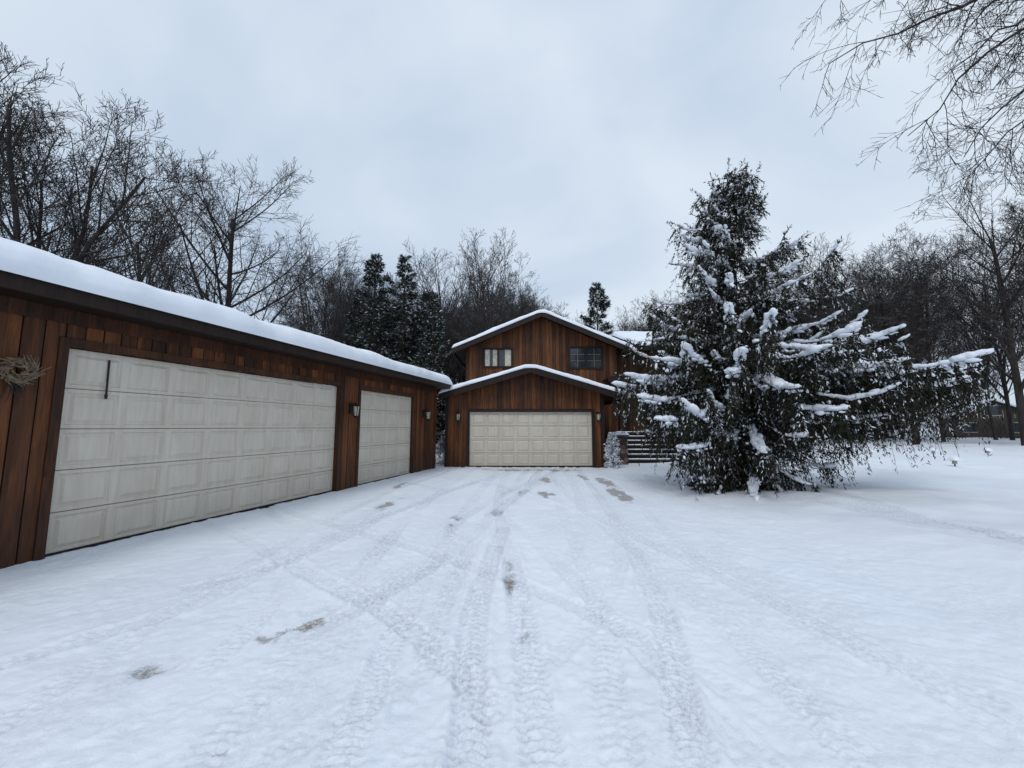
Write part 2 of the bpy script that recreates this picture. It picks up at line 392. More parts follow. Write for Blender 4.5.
for (a,c) in (d1,d2):
    b.box(a-.10,a-.002,-.05,.14,-.1,DH+.11,0,.1); b.box(c+.002,c+.10,-.05,.14,-.1,DH+.11,0,.2); b.box(a-.001,c+.001,-.05,.14,DH+.01,DH+.11,0,.2)
b.box(x0,x1+.02,-.055,-.033,2.82,3.0,0,.1)
b.box(x1-.09,x1+.03,-.045,.1,-.1,2.81,0,.4); 
b.obj('door_trim',[WOOD],G,.004)
garage_door('garage_door_double',d1[0],d1[1],DH,.07,5,8,G); garage_door('garage_door_single',d2[0],d2[1],DH,.07,5,4,G)
b=B()
b.box(d1[0],d1[1],.055,.12,-.03,.03,0); b.box(d2[0],d2[1],.055,.12,-.03,.03,0)
b.tube((2.44,.055,2.45),(2.43,.03,1.98),.012,.012,6); b.tube((2.43,.03,1.98),(2.43,.03,1.92),.02,.015,6)
b.obj('seal_and_pull_cord',[BLACK],G)
sl=.27
b=B(); ez=3.17; zr=ez+sl*(3.5+.45)
for (ya,za,yb,zb) in ((-.45,ez,3.5,zr),(3.5,zr,7.45,ez)):
    X0,X1=x0-.4,x1+.35
    b.hexa([(X0,ya,za-.05),(X1,ya,za-.05),(X1,yb,zb-.05),(X0,yb,zb-.05),(X0,ya,za),(X1,ya,za),(X1,yb,zb),(X0,yb,zb)],0)
b.obj('roof_deck',[TRIM],G)
b=B(); b.box(x0-.4,x1+.35,-.475,-.452,2.99,3.185,0,.3); b.box(x0-.4,x1+.35,-.45,-.05,3.0,3.015,0,.2)
b.hexa([(x1+.33,-.45,2.98),(x1+.36,-.45,2.98),(x1+.36,3.5,2.98+sl*3.95),(x1+.33,3.5,2.98+sl*3.95),(x1+.33,-.45,3.16),(x1+.36,-.45,3.16),(x1+.36,3.5,3.16+sl*3.95),(x1+.33,3.5,3.16+sl*3.95)],0,.3)
b.obj('fascia',[TRIM],G,.004)
snow_slab('roof_snow',x0-.42,x1+.38,-.52,7.5,lambda x,y:np.minimum(ez+sl*(y+.45),ez+sl*(7.45-y)),.31,.22,G,3,260,40,.07)
for s,z in ((7.48,2.02),(11.55,2.02)): lantern(gw(s,-.03,z),A,1.15)

def swag():
    b=B(); r=random.Random(4)
    for k in range(170):
        a=r.uniform(0,2*math.pi); rad=r.uniform(.05,.15); p=Vector((math.cos(a)*rad,-.03-r.random()*.08,math.sin(a)*rad*.9+.06))
        t=a+math.pi/2+r.uniform(-.6,.6); q=p+Vector((math.cos(t),r.uniform(-.5,.1),math.sin(t)))*r.uniform(.06,.16)
        b.tube(p,q,.009,.003,5,0,r.random())
    for k in range(9):
        p=Vector((r.uniform(-.06,.06),-.06,-.05)); q=p+Vector((r.uniform(-.08,.08),-.03,-r.uniform(.12,.26))); b.tube(p,q,.008,.003,5,1)
    o=b.obj('dried_twig_swag',[simple('dried_twigs',(.17,.125,.08),.9,.5,20),BLACK]); o.location=gw(1.52,-.03,2.12); o.rotation_euler=(0,0,A)
swag()

# ------------------------------------------------------------ house
H=empty('wood_house',(0,0,0),0)
FY=15.9
gxl,gxr,gpk=-2.62,3.62,.72
gz=lambda x: np.where(np.asarray(x)<gpk, 3.82-.30*(gpk-np.asarray(x)), 3.82-.30*(np.asarray(x)-gpk))
gzf=lambda x: float(gz(x))-.05
dl,dr,dz=-1.68,3.16,2.14
hol=[(dl,dr,-.1,dz)]
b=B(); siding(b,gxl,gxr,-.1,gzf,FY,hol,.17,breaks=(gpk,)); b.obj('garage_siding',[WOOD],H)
b=B(); backing(b,gxl,gxr,-.1,gzf,FY-.001,hol,0,breaks=(gpk,)); b.box(gxl,gxl+.1,FY+.01,20.4,-.1,2.75,0); b.obj('garage_wall_core',[DARK],H)
b=B(); 
for yy in np.arange(FY+.02,20.3,.17): b.box(gxr-.02,gxr+random.uniform(0,.006),yy,yy+.16,-.1,2.85,0,random.random())
for yy in np.arange(FY+.02,20.3,.17): b.box(gxl-random.uniform(0,.006),gxl+.02,yy,yy+.16,-.1,2.75,0,random.random())
b.obj('garage_side_siding',[WOOD],H)
b=B()
b.box(dl-.11,dl-.002,FY-.05,FY+.14,-.1,dz+.12,0,.3); b.box(dr+.002,dr+.11,FY-.05,FY+.14,-.1,dz+.12,0,.3); b.box(dl-.001,dr+.001,FY-.05,FY+.14,dz+.01,dz+.12,0,.3)
b.box(gxl-.03,gxl+.1,FY-.06,FY-.03,-.1,2.7,0,.3); b.box(gxr-.1,gxr+.03,FY-.06,FY-.03,-.1,2.85,0,.3)
b.obj('garage_trim',[TRIM],H,.004)
b=B(); b.box(dl,dr,FY+.05,FY+.1,-.03,.03); b.obj('door_seal',[BLACK],H)
garage_door('garage_door',dl,dr,dz,FY+.07,4,8,H)
rl,rr=gxl-.18,gxr+.85; y0=FY-.5
def gable(pref,xl,pk,xr,zp,slL,slR,ya,yb,th=.06,fas=.2,T=.2,seed=1):
    b=B(); b.slab(xl,zp-slL*(pk-xl),pk,zp,ya,yb,th,0); b.slab(pk,zp,xr,zp-slR*(xr-pk),ya,yb,th,0); b.obj(pref+'_roof_deck',[TRIM],H)
    b=B(); b.slab(xl,zp-slL*(pk-xl)+.01,pk,zp+.01,ya-.03,ya-.002,fas,0,.3); b.slab(pk,zp+.01,xr,zp-slR*(xr-pk)+.01,ya-.03,ya-.002,fas,0,.3)
    b.box(xl-.025,xl-.002,ya,yb,zp-slL*(pk-xl)-.17,zp-slL*(pk-xl)+.0,0,.3); b.box(xr+.002,xr+.025,ya,yb,zp-slR*(xr-pk)-.17,zp-slR*(xr-pk),0,.3)
    b.obj(pref+'_fascia',[TRIM],H,.004)
    def zf(x,y): return np.where(x<pk, zp-slL*(pk-x), zp-slR*(x-pk))+.012-0.06*np.exp(-((x-pk)/.15)**2)
    snow_slab(pref+'_roof_snow',xl-.03,xr+.03,ya-.06,yb,zf,T,.17,H,seed,110,26,.04)
gable('garage',rl,gpk,rr,3.87,.30,.30,y0,19.9,fas=.24,T=.17,seed=11)
UY=20.2; uxl,uxr,upk=-2.35,5.35,1.5
uz=lambda x: 7.22-.42*abs(x-upk)
w1=(-1.40,-.02,4.62,5.48); w2=(2.98,4.58,4.56,5.56)
hol=[w1,w2]
b=B(); siding(b,uxl,uxr,2.6,lambda x:uz(x)-.06,UY,hol,.17,breaks=(upk,)); b.obj('upper_siding',[WOOD],H)
b=B(); backing(b,uxl,uxr,2.6,lambda x:uz(x)-.06,UY-.001,hol,0,breaks=(upk,)); b.box(uxl,uxl+.1,UY+.01,29,-.1,5.45,0); b.box(uxl,11,28.9,29,-.1,5.4,0); b.obj('upper_wall_core',[DARK],H)
b=B(); 
for yy in np.arange(UY+.02,28.8,.17): b.box(uxl-.012,uxl-.001,yy,yy+.16,-.1,5.5,0,random.random())
b.obj('upper_side_siding',[WOOD],H)
gable('upper',uxl-.6,upk,uxr+.75,7.27,.42,.42,UY-.7,29.3,fas=.26,T=.2,seed=21)
b=B()
for (a,c,p,q) in (w1,w2):
    b.box(a-.09,a,UY-.06,UY+.05,p-.09,q+.09,0,.3); b.box(c,c+.09,UY-.06,UY+.05,p-.09,q+.09,0,.3); b.box(a+.001,c-.001,UY-.06,UY+.05,q,q+.09,0,.3); b.box(a+.001,c-.001,UY-.08,UY+.05,p-.09,p,0,.3)
b.box(w2[0]+.75,w2[0]+.85,UY-.05,UY+.04,w2[2]+.001,w2[3]-.001,0,.3); b.box(w1[0]+.66,w1[0]+.74,UY-.05,UY+.04,w1[2]+.001,w1[3]-.001,0,.3)
b.obj('window_frames',[TRIM],H,.003)
b=B()
for k in (0,1):
    X0=w2[0]+.01+k*.84; b.box(X0+.36,X0+.385,UY-.0,UY+.015,w2[2]+.002,w2[3]-.002,0)
    for zz in (.33,.66): b.box(X0,X0+.355,UY-.0,UY+.015,w2[2]+zz,w2[2]+zz+.02,0); b.box(X0+.39,X0+.73,UY-.0,UY+.015,w2[2]+zz,w2[2]+zz+.02,0)
b.obj('window_muntins',[simple('muntin',(.2,.17,.13))],H)
b=B(); 
for (a,c,p,q) in (w1,w2): b.face([(a,UY+.03,p),(c,UY+.03,p),(c,UY+.03,q),(a,UY+.03,q)])
b.obj('window_glass',[GLASS],H)
b=B()
for (a,c) in ((w1[0]+.02,w1[0]+.26),(w1[1]-.34,w1[1]-.04),(w1[0]+.42,w1[0]+.64)):
    n=8
    for k in range(n):
        xa=a+(c-a)*k/n; xb=a+(c-a)*(k+1)/n; ya=UY+(.020 if k%2 else .026); yb=UY+(.026 if k%2 else .020)
        b.face([(xa,ya,w1[2]),(xb,yb,w1[2]),(xb,yb,w1[3]),(xa,ya,w1[3])])
b.obj('curtains',[CURT],H)
WY=20.9; eh=(6.15,7.1,1.3,3.4)
b=B(); siding(b,uxr+.002,11.0,1.25,lambda x:5.5,WY,[eh,(8.0,9.6,2.2,3.5)],.17); siding(b,3.66,uxr-.02,-.1,lambda x:2.75,UY,[],.17); b.obj('wing_siding',[WOOD],H)
b=B(); backing(b,uxr+.002,11.0,1.25,lambda x:5.5,WY-.001,[eh,(8.0,9.6,2.2,3.5)],0); backing(b,3.66,uxr,-.1,lambda x:2.75,UY-.001,[],0)
b.box(uxr-.1,uxr,UY+.005,WY+.1,-.1,5.5); b.box(5.4,11,WY,WY+.1,-.1,1.25); b.box(10.9,11,WY+.1,28.8,-.1,5.5); b.obj('wing_wall_core',[TRIM],H)
b=B(); b.box(eh[0],eh[1],WY+.03,WY+.08,1.3,3.4,0,.9)
for i in range(2):
    for j in range(3): b.box(eh[0]+.1+i*.42,eh[0]+.44+i*.42,WY+.01,WY+.028,1.5+j*.62,1.95+j*.62,0,.6)
b.box(eh[0]-.1,eh[0]-.002,WY-.05,WY+.05,1.3,3.5,0,.2); b.box(eh[1]+.002,eh[1]+.1,WY-.05,WY+.05,1.3,3.5,0,.2); b.box(eh[0]-.001,eh[1]+.001,WY-.05,WY+.05,3.41,3.5,0,.2)
b.obj('entry_door',[WOOD],H,.004)
b=B(); b.face([(8.0,WY+.03,2.2),(9.6,WY+.03,2.2),(9.6,WY+.03,3.5),(8.0,WY+.03,3.5)]); b.obj('wing_window',[GLASS],H)
b=B(); b.hexa([(uxr+.78,19.3,5.42),(11.4,19.3,5.42),(11.4,24,7.0),(uxr+.78,24,7.0),(uxr+.78,19.3,5.52),(11.4,19.3,5.52),(11.4,24,7.1),(uxr+.78,24,7.1)],0,.3)
b.box(uxr+.78,11.4,19.27,19.298,5.30,5.53,0,.3)
b.hexa([(uxr+.78,24,7.0),(11.4,24,7.0),(11.4,29.3,5.4),(uxr+.78,29.3,5.4),(uxr+.78,24,7.1),(11.4,24,7.1),(11.4,29.3,5.5),(uxr+.78,29.3,5.5)],0,.3)
b.obj('wing_roof',[TRIM],H)
snow_slab('wing_roof_snow',uxr+.80,11.45,19.23,29.2,lambda x,y:np.where(y<24,5.53+(y-19.3)*.334,7.1-(y-24)*.3),.24,.18,H,31,40,20,.05)
b=B(); b.box(4.6,11,18.95,19.1,3.7,3.95,0,.2); b.box(5.1,5.26,18.95,19.1,1.31,3.69,0,.3); b.box(7.6,7.76,18.95,19.1,1.31,3.69,0,.3)
b.box(4.6,11,19.12,20.15,3.82,3.9,0,.1); b.obj('entry_canopy',[TRIM],H,.004)
snow_slab('canopy_snow',5.4,11,18.93,20.1,lambda x,y:x*0+3.955,.07,.06,H,33,40,16,.02)
b=B(); nst=7; sx0,sx1=4.85,7.5
for k in range(nst):
    z=.187*(k+1); y=17.1+.27*k
    b.box(sx0,sx1,y-.03,y+.27,z-.05,z,0,random.random()); b.box(sx0+.02,sx1-.02,y+.01,y+.03,z-.187+.002,z-.052,1)
b.box(sx0,sx1+3.4,17.1+.27*nst-.02,WY-.03,1.24,1.309,0); b.box(sx1+.02,sx1+3.4,19.0,19.05,0,1.23,1)
b.box(sx0-.06,sx0-.003,17.0,19.1,-.1,.2,0,.5); 
b.obj('entry_steps',[STEP,DARK],H,.004)
for k in range(nst): 
    z=.187*(k+1); y=17.1+.27*k
    snow_slab('step_snow_%d'%(k+1),sx0+.01,sx1-.01,y+.0,y+.24,lambda xx,yy,z=z:xx*0+z-.014,.042,.07,H,40+k,30,4,.02)
b=B()
for k in (0,6):
    y=17.1+.27*k; z=.187*k
    b.tube((sx1-.05,y,z),(sx1-.05,y,z+1.0),.035,.035,8)
b.tube((sx1-.05,17.1,1.0),(sx1-.05,17.1+.27*6,1.0+.187*6),.03,.03,8); b.obj('handrail',[STEP],H)
for X in (-2.12,3.38): lantern((X,FY-.03,2.0),0,1.15)
SW=empty('stone_pillar',(4.55,17.25,0))
b=B(); r=random.Random(8); z=-.05
while z<1.05:
    h=r.uniform(.12,.2); x=-.3
    while x<.27:
        w=min(r.uniform(.16,.34),.30-x)
        b.box(x+.006,x+w-.006,-.35-r.uniform(0,.03),.35+r.uniform(0,.02),z+.006,min(z+h,1.15)-.006,0,r.random()); x+=w
    z+=h
b.obj('stones',[STONE],SW,.015); b=B(); b.box(-.28,.28,-.33,.33,-.05,1.12); b.obj('mortar',[STEP],SW)
b=B(); b.box(-.34,.34,-.40,.40,1.15,1.21); b.obj('cap_stone',[STONE],SW,.01)
snow_slab('cap_snow',-.35,.35,-.41,.41,lambda x,y:x*0+1.211,.11,.12,SW,61,16,16,.02)

# ------------------------------------------------------------ vegetation generators
def segmesh(name,S,mats,sides=4,parent=None,mk=True,smooth=True):
    S=np.asarray(S,float); p0=S[:,0:3];r0=S[:,3];p1=S[:,4:7];r1=S[:,7]
    d=p1-p0; l=np.linalg.norm(d,axis=1,keepdims=True)+1e-9; d=d/l
    up=np.where(np.abs(d[:,2:3])<.9,np.array([[0,0,1.]]),np.array([[1.,0,0]]))
    a=np.cross(d,up); a/=np.linalg.norm(a,axis=1,keepdims=True); b=np.cross(d,a)
    vs=[];fs=[];off=0
    for nsd,mask in ((sides+3,r0>.05),(sides,(r0<=.05)&(r0>.018)),(3,r0<=.018)):
        idx=np.where(mask)[0]; n=len(idx)
        if n==0: continue
        an=np.arange(nsd)*2*np.pi/nsd; ca=np.cos(an)[None,:,None]; sa=np.sin(an)[None,:,None]
        ring=a[idx][:,None,:]*ca+b[idx][:,None,:]*sa
        V=np.concatenate([p0[idx][:,None,:]+ring*r0[idx][:,None,None],p1[idx][:,None,:]+ring*r1[idx][:,None,None]],1)
        base=off+np.arange(n)[:,None]*(2*nsd); k=np.arange(nsd); k2=(k+1)%nsd
        F=np.stack([base+k,base+k2,base+nsd+k2,base+nsd+k],-1).reshape(-1,4)
        vs.append(V.reshape(-1,3)); fs.append(F); off+=n*2*nsd
    return npmesh(name,np.concatenate(vs),fs,mats,parent,smooth,mk=mk)

def norm(v):
    l=math.sqrt(v[0]**2+v[1]**2+v[2]**2)+1e-9; return (v[0]/l,v[1]/l,v[2]/l)
def grow(S,rd,p,d,L,r,lev,maxlev,kids,up=.06,wig=.18,rmin=.006,ang=(28,58),bare=.3,seglen=None):
    n=max(3,min(12,int(L/(seglen or (.9 if lev==0 else .5)))+2)); pts=[p]; dirs=[d]; rs=[r]
    taper=.35 if lev==0 else .3
    if lev>=maxlev and lev<9: n=2
    sl=L/n
    for i in range(n):
        d=norm((d[0]+rd.gauss(0,wig),d[1]+rd.gauss(0,wig),d[2]+rd.gauss(0,wig)*.7+up))
        q=(p[0]+d[0]*sl,p[1]+d[1]*sl,p[2]+d[2]*sl); rn=max(rmin*.6,r*(1-(1-taper)*(i+1)/n))
        S.append((*p,rs[-1],*q,rn)); p=q; pts.append(p); dirs.append(d); rs.append(rn)
    if lev>=maxlev: return
    nk=kids[lev]; nk=max(1,int(nk*rd.uniform(.75,1.25)+.5))
    for k in range(nk):
        t=bare+(1-bare)*((k+rd.random())/nk); t=min(t,.999); i=int(t*n); f=t*n-i
        a=pts[i]; c=pts[i+1]; o=(a[0]+(c[0]-a[0])*f,a[1]+(c[1]-a[1])*f,a[2]+(c[2]-a[2])*f)
        dd=dirs[i+1]; an=math.radians(rd.uniform(*ang))
        v=Vector(dd); w=v.orthogonal().normalized(); w2=v.cross(w); az=rd.uniform(0,6.283)
        nd=v*math.cos(an)+(w*math.cos(az)+w2*math.sin(az))*math.sin(an)
        cl=L*rd.uniform(.42,.68)*(1.05-.5*t if lev else 1.0-.42*t); cr=max(rmin,rs[i]*rd.uniform(.42,.62))
        grow(S,rd,o,tuple(nd),cl,cr,lev+1,maxlev,kids,up,wig*1.05,rmin,(25,58),.15,seglen)
def bare_tree_mesh(name,seed,Ht,r,kids=(12,8,6,5),fork=True,rmin=.009,mat=None,up=.03,bare=.3,ang=(25,50),wig=.045,spread=(8,30)):
    rd=random.Random(seed); S=[]
    if fork:
        hb=Ht*rd.uniform(.25,.36); grow(S,rd,(0,0,-.3),(rd.uniform(-.03,.03),0,1),hb+.3,r,9,0,(),0,.02,seglen=.8)
        top=S[-1][4:7]; nf=rd.choice((4,5)); a0=rd.uniform(0,6)
        for k in range(nf):
            an=math.radians(rd.uniform(*spread)); az=a0+6.283*k/nf
            grow(S,rd,top,(math.sin(an)*math.cos(az),math.sin(an)*math.sin(az),math.cos(an)),(Ht-hb)*rd.uniform(.8,1.0),r*rd.uniform(.42,.6),0,len(kids),kids,up,wig,rmin,ang,.12)
    else:
        grow(S,rd,(0,0,-.3),(0,0,1),Ht*.97,r,0,len(kids),kids,up,wig*.35,rmin,ang,bare)
    S=np.array(S); zt=S[:,6].max(); S[:,[0,1,2,4,5,6]]*=Ht/zt
    return segmesh(name,S,[mat or BARK],4,mk=False)
def place(me,name,loc,rz=0,s=1.,parent=None,sx=None):
    o=bpy.data.objects.new(name,me); o.location=loc; o.rotation_euler=(0,0,rz); o.scale=(sx or s,sx or s,s); return link(o,parent)

T1=bare_tree_mesh('bare_tree_a',3,17.,.24,(11,8,6,4),True,.0105,ang=(25,60))
T2=bare_tree_mesh('bare_tree_b',15,17.,.22,(24,9,7,4),False,.011,None,.03,.26,(35,66))
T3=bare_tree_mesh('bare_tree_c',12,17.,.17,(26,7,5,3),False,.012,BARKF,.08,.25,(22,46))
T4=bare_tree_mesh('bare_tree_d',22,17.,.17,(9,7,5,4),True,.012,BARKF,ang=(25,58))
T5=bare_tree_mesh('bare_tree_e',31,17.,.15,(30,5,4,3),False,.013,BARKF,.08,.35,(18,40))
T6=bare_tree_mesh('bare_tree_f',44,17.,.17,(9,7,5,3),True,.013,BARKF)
for me,loc,rz,s,sx in ((T1,(-18.0,15,0),.9,1.01,1.0),(T2,(-15.9,22,0),1.2,1.04,1.05),(T4,(-14.9,30,0),2.0,.98,.9),(T5,(-2.6,29.5,0),0,1.05,1.),(T3,(-5.6,32,0),3,.97,1.),(T3,(1.0,36,0),1,.9,1.0),
                    (T2,(35,27.5,0),4,1.2,1.1),(T1,(31,31,0),5,1.05,1.1),(T2,(-26,15.5,0),3.2,1.1,1.1),(T3,(26.5,33,0),1,1.08,1.1),(T6,(45,30,0),1,1.3,1.3),(T3,(38.5,25.5,0),2.2,1.3,1.2),(T3,(-21.5,23,0),2.6,1.0,1.1)):
    place(me,'bare_tree',loc,rz,s,None,sx)

def leaf_arrays(P,D,L,W,rs):
    n=len(P); rv=rs.normal(size=(n,3)); sd=np.cross(D,rv); sd/=np.linalg.norm(sd,axis=1,keepdims=True)+1e-9
    a=P; b_=P+D*(L*.45)[:,None]+sd*(W*.5)[:,None]; c=P+D*L[:,None]; d=P+D*(L*.45)[:,None]-sd*(W*.5)[:,None]
    V=np.stack([a,b_,c,d],1).reshape(-1,3); F=np.arange(4*n).reshape(n,4); return V,F
def conifer_mesh(name,seed,Ht,R,n_leaf=15000,lw=(.22,.07),snowf=.18):
    rs=np.random.default_rng(seed); rd=random.Random(seed); P=[];D=[]
    z=.08*Ht; Bs=[]
    while z<Ht*.985:
        f=1-z/Ht; 
        for k in range(rd.randint(3,5)):
            az=rd.uniform(0,6.28); L=R*(f**.7)*rd.uniform(.5,1.2)+.1; el=-.15+.9*(1-f)**1.5+rd.uniform(-.15,.15)
            e=np.array([math.cos(az)*math.cos(el),math.sin(az)*math.cos(el),math.sin(el)]); Bs.append((z,e,L))
        z+=Ht*.024+.1*f
    tot=sum(b_[2] for b_ in Bs)
    for z,e,L in Bs:
        n=int(n_leaf*L/tot)+5; t=rs.uniform(.12,1,n)**.8; side=np.array([-e[1],e[0],0]); side/=np.linalg.norm(side)+1e-9
        w=(rs.uniform(-1,1,n))*.30*L*(1.1-t); p=np.array([0,0,z])+e*(L*t)[:,None]+side*w[:,None]+np.array([0,0,1])*(-.1*np.abs(w)+rs.normal(0,.03,n)-rs.uniform(0,.25,n)*.6)[:,None]
        d=e*.7+side*np.sign(w)[:,None]*.6+rs.normal(0,.3,(n,3))+np.array([0,0,-.35]); d/=np.linalg.norm(d,axis=1,keepdims=True); P.append(p);D.append(d)
    P=np.concatenate(P);D=np.concatenate(D);n=len(P); L=rs.uniform(.6,1.3,n)*lw[0]; W=rs.uniform(.7,1.3,n)*lw[1]
    V,F=leaf_arrays(P,D,L,W,rs); mi=(rs.random(n)<snowf).astype(int)
    r=.02*Ht*.6; an=np.arange(6)*np.pi/3; off=len(V)
    ring=np.stack([np.cos(an),np.sin(an),an*0],-1); TV=np.concatenate([ring*r+[0,0,-.2],ring*.01+[0,0,Ht]]); TF=np.array([[off+k,off+(k+1)%6,off+6+(k+1)%6,off+6+k] for k in range(6)])
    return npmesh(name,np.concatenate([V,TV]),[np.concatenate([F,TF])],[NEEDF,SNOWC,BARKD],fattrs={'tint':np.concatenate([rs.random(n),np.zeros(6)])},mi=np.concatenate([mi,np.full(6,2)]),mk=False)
C1=conifer_mesh('spruce_a',1,14,3.5,24000,(.32,.07),.08); C2=conifer_mesh('spruce_b',2,14,3.0,20000,(.30,.07),.10)
SB=conifer_mesh('shrub_a',6,1.3,.42,2600,(.11,.03),.72)
for me,loc,rz,s in ((C1,(-9.9,28,0),0,1.0),(C2,(-7.9,28.5,0),2,1.02),(C2,(-11.8,29.5,0),4,.80),(C1,(7.2,33,0),1,.98),(C2,(-5.4,27,0),3,.78),(C1,(-6.6,30,0),3,.85)):
    place(me,'evergreen_tree',loc,rz,s)
place(SB,'snowy_shrub',(3.92,15.75,0),0,1.0,None,.85); place(SB,'snowy_shrub',(-2.95,17.4,0),2,.85)

W=empty('distant_woods'); rd=random.Random(99)
BR=[]
for sd in (5,6,7):
    r2=random.Random(sd); S=[]
    for k in range(9):
        an=math.radians(r2.uniform(5,40)); az=r2.uniform(0,6.28)
        grow(S,r2,(r2.uniform(-1.5,1.5),r2.uniform(-1,1),-.1),(math.sin(an)*math.cos(az),math.sin(an)*math.sin(az),math.cos(an)),r2.uniform(2,4.5),.03,0,3,(6,4,3),.05,.15,.011,(20,55),.1)
    BR.append(segmesh('brush_%d'%sd,S,[BARKF],3,mk=False))
trees=[T3,T4,T5,T6,T3,T5,T4]
def inst(me,x,y,s): place(me,'woods_part',(x,y,-.05),rd.uniform(0,6.28),s,W)
def line(a,c,n,depth,smin,smax,pool,nx,ny):
    for k in range(n):
        t=(k+rd.random())/n; q=rd.random()**1.2*depth
        inst(rd.choice(pool),a[0]+(c[0]-a[0])*t+nx*q,a[1]+(c[1]-a[1])*t+ny*q,rd.uniform(smin,smax))
line((12,52),(40,35),50,26,.95,1.2,trees,.5,.85)
line((40,35),(74,12),20,22,1.0,1.3,trees,.7,.6)
line((-42,20),(-18,36),18,20,.7,.95,trees,-.5,.85)
line((-17,36),(13,52),50,20,.95,1.25,trees,-.4,.9)
line((14,50),(40,38),7,14,.4,.85,[C1,C2],.5,.85)
line((-24,36),(10,50),9,14,.5,.9,[C1,C2],-.4,.9)
line((12,55),(46,40),34,20,.7,1.2,BR,.5,.85); line((46,38),(80,16),14,16,.7,1.2,BR,.7,.6); line((-30,28),(12,48),24,24,.8,1.4,BR,-.4,.9)
for k in range(56):
    a=rd.uniform(-60,62); R=rd.uniform(85,125); inst(rd.choice([T3,T5,T5]+BR),R*math.sin(math.radians(a)),R*math.cos(math.radians(a)),rd.uniform(.9,1.3))

# overhanging tree at right
S=[]; r2=random.Random(17)
grow(S,r2,(0,0,-.3),(0,0,1),9.5,.24,9,0,(),0,.03,seglen=.8)
base=np.array([11.6,5.6,0])
def limb(p0,p1,sag,r,nk=3):
    p0=np.array(p0)-base; p1=np.array(p1)-base; n=12; pts=[]
    for i in range(n+1):
        t=i/n; p=p0+(p1-p0)*t+np.array([0,0,4*sag*t*(1-t)])+np.array([r2.gauss(0,.05),r2.gauss(0,.05),r2.gauss(0,.05)])*(0<i<n); pts.append(p)
    for i in range(n):
        ra=r*(1-.85*i/n); rb=r*(1-.85*(i+1)/n); S.append((*pts[i],ra,*pts[i+1],rb)); 
        for k in range(nk if i>1 else 0):
            d=(pts[i+1]-pts[i]); d=d/np.linalg.norm(d); v=Vector(d); w=v.orthogonal().normalized(); w2=v.cross(w); az=r2.uniform(0,6.28); an=math.radians(r2.uniform(25,60))
            nd=v*math.cos(an)+(w*math.cos(az)+w2*math.sin(az))*math.sin(an)+Vector((0,0,-.25))
            o=pts[i]+(pts[i+1]-pts[i])*r2.random()
            grow(S,r2,tuple(o),tuple(nd.normalized()),r2.uniform(.7,1.7)*(1.2-.6*i/n),max(.007,ra*.4),1,3,(0,5,3),-.07,.13,.0045,(22,50),.15,.22)
limb((11.6,5.6,9),(5.4,6.2,7.7),.5,.06); limb((11.6,5.6,9.2),(5.5,6.4,9.2),.4,.05)
limb((11.6,5.6,8.6),(6.5,6.1,6.3),.9,.05); limb((11.6,5.6,8.2),(7.5,6.2,6.0),.7,.05); limb((11.6,5.6,9),(6.4,5.4,8.3),.4,.05)
limb((11.6,5.6,8.8),(7.0,5.8,7.2),.6,.05); limb((11.6,5.6,9.4),(7.2,5.6,9.2),.3,.05); limb((11.6,5.6,7.6),(8.0,6.6,5.9),.7,.04)
o=segmesh('overhanging_bare_tree',S,[BARK],4); o.location=base

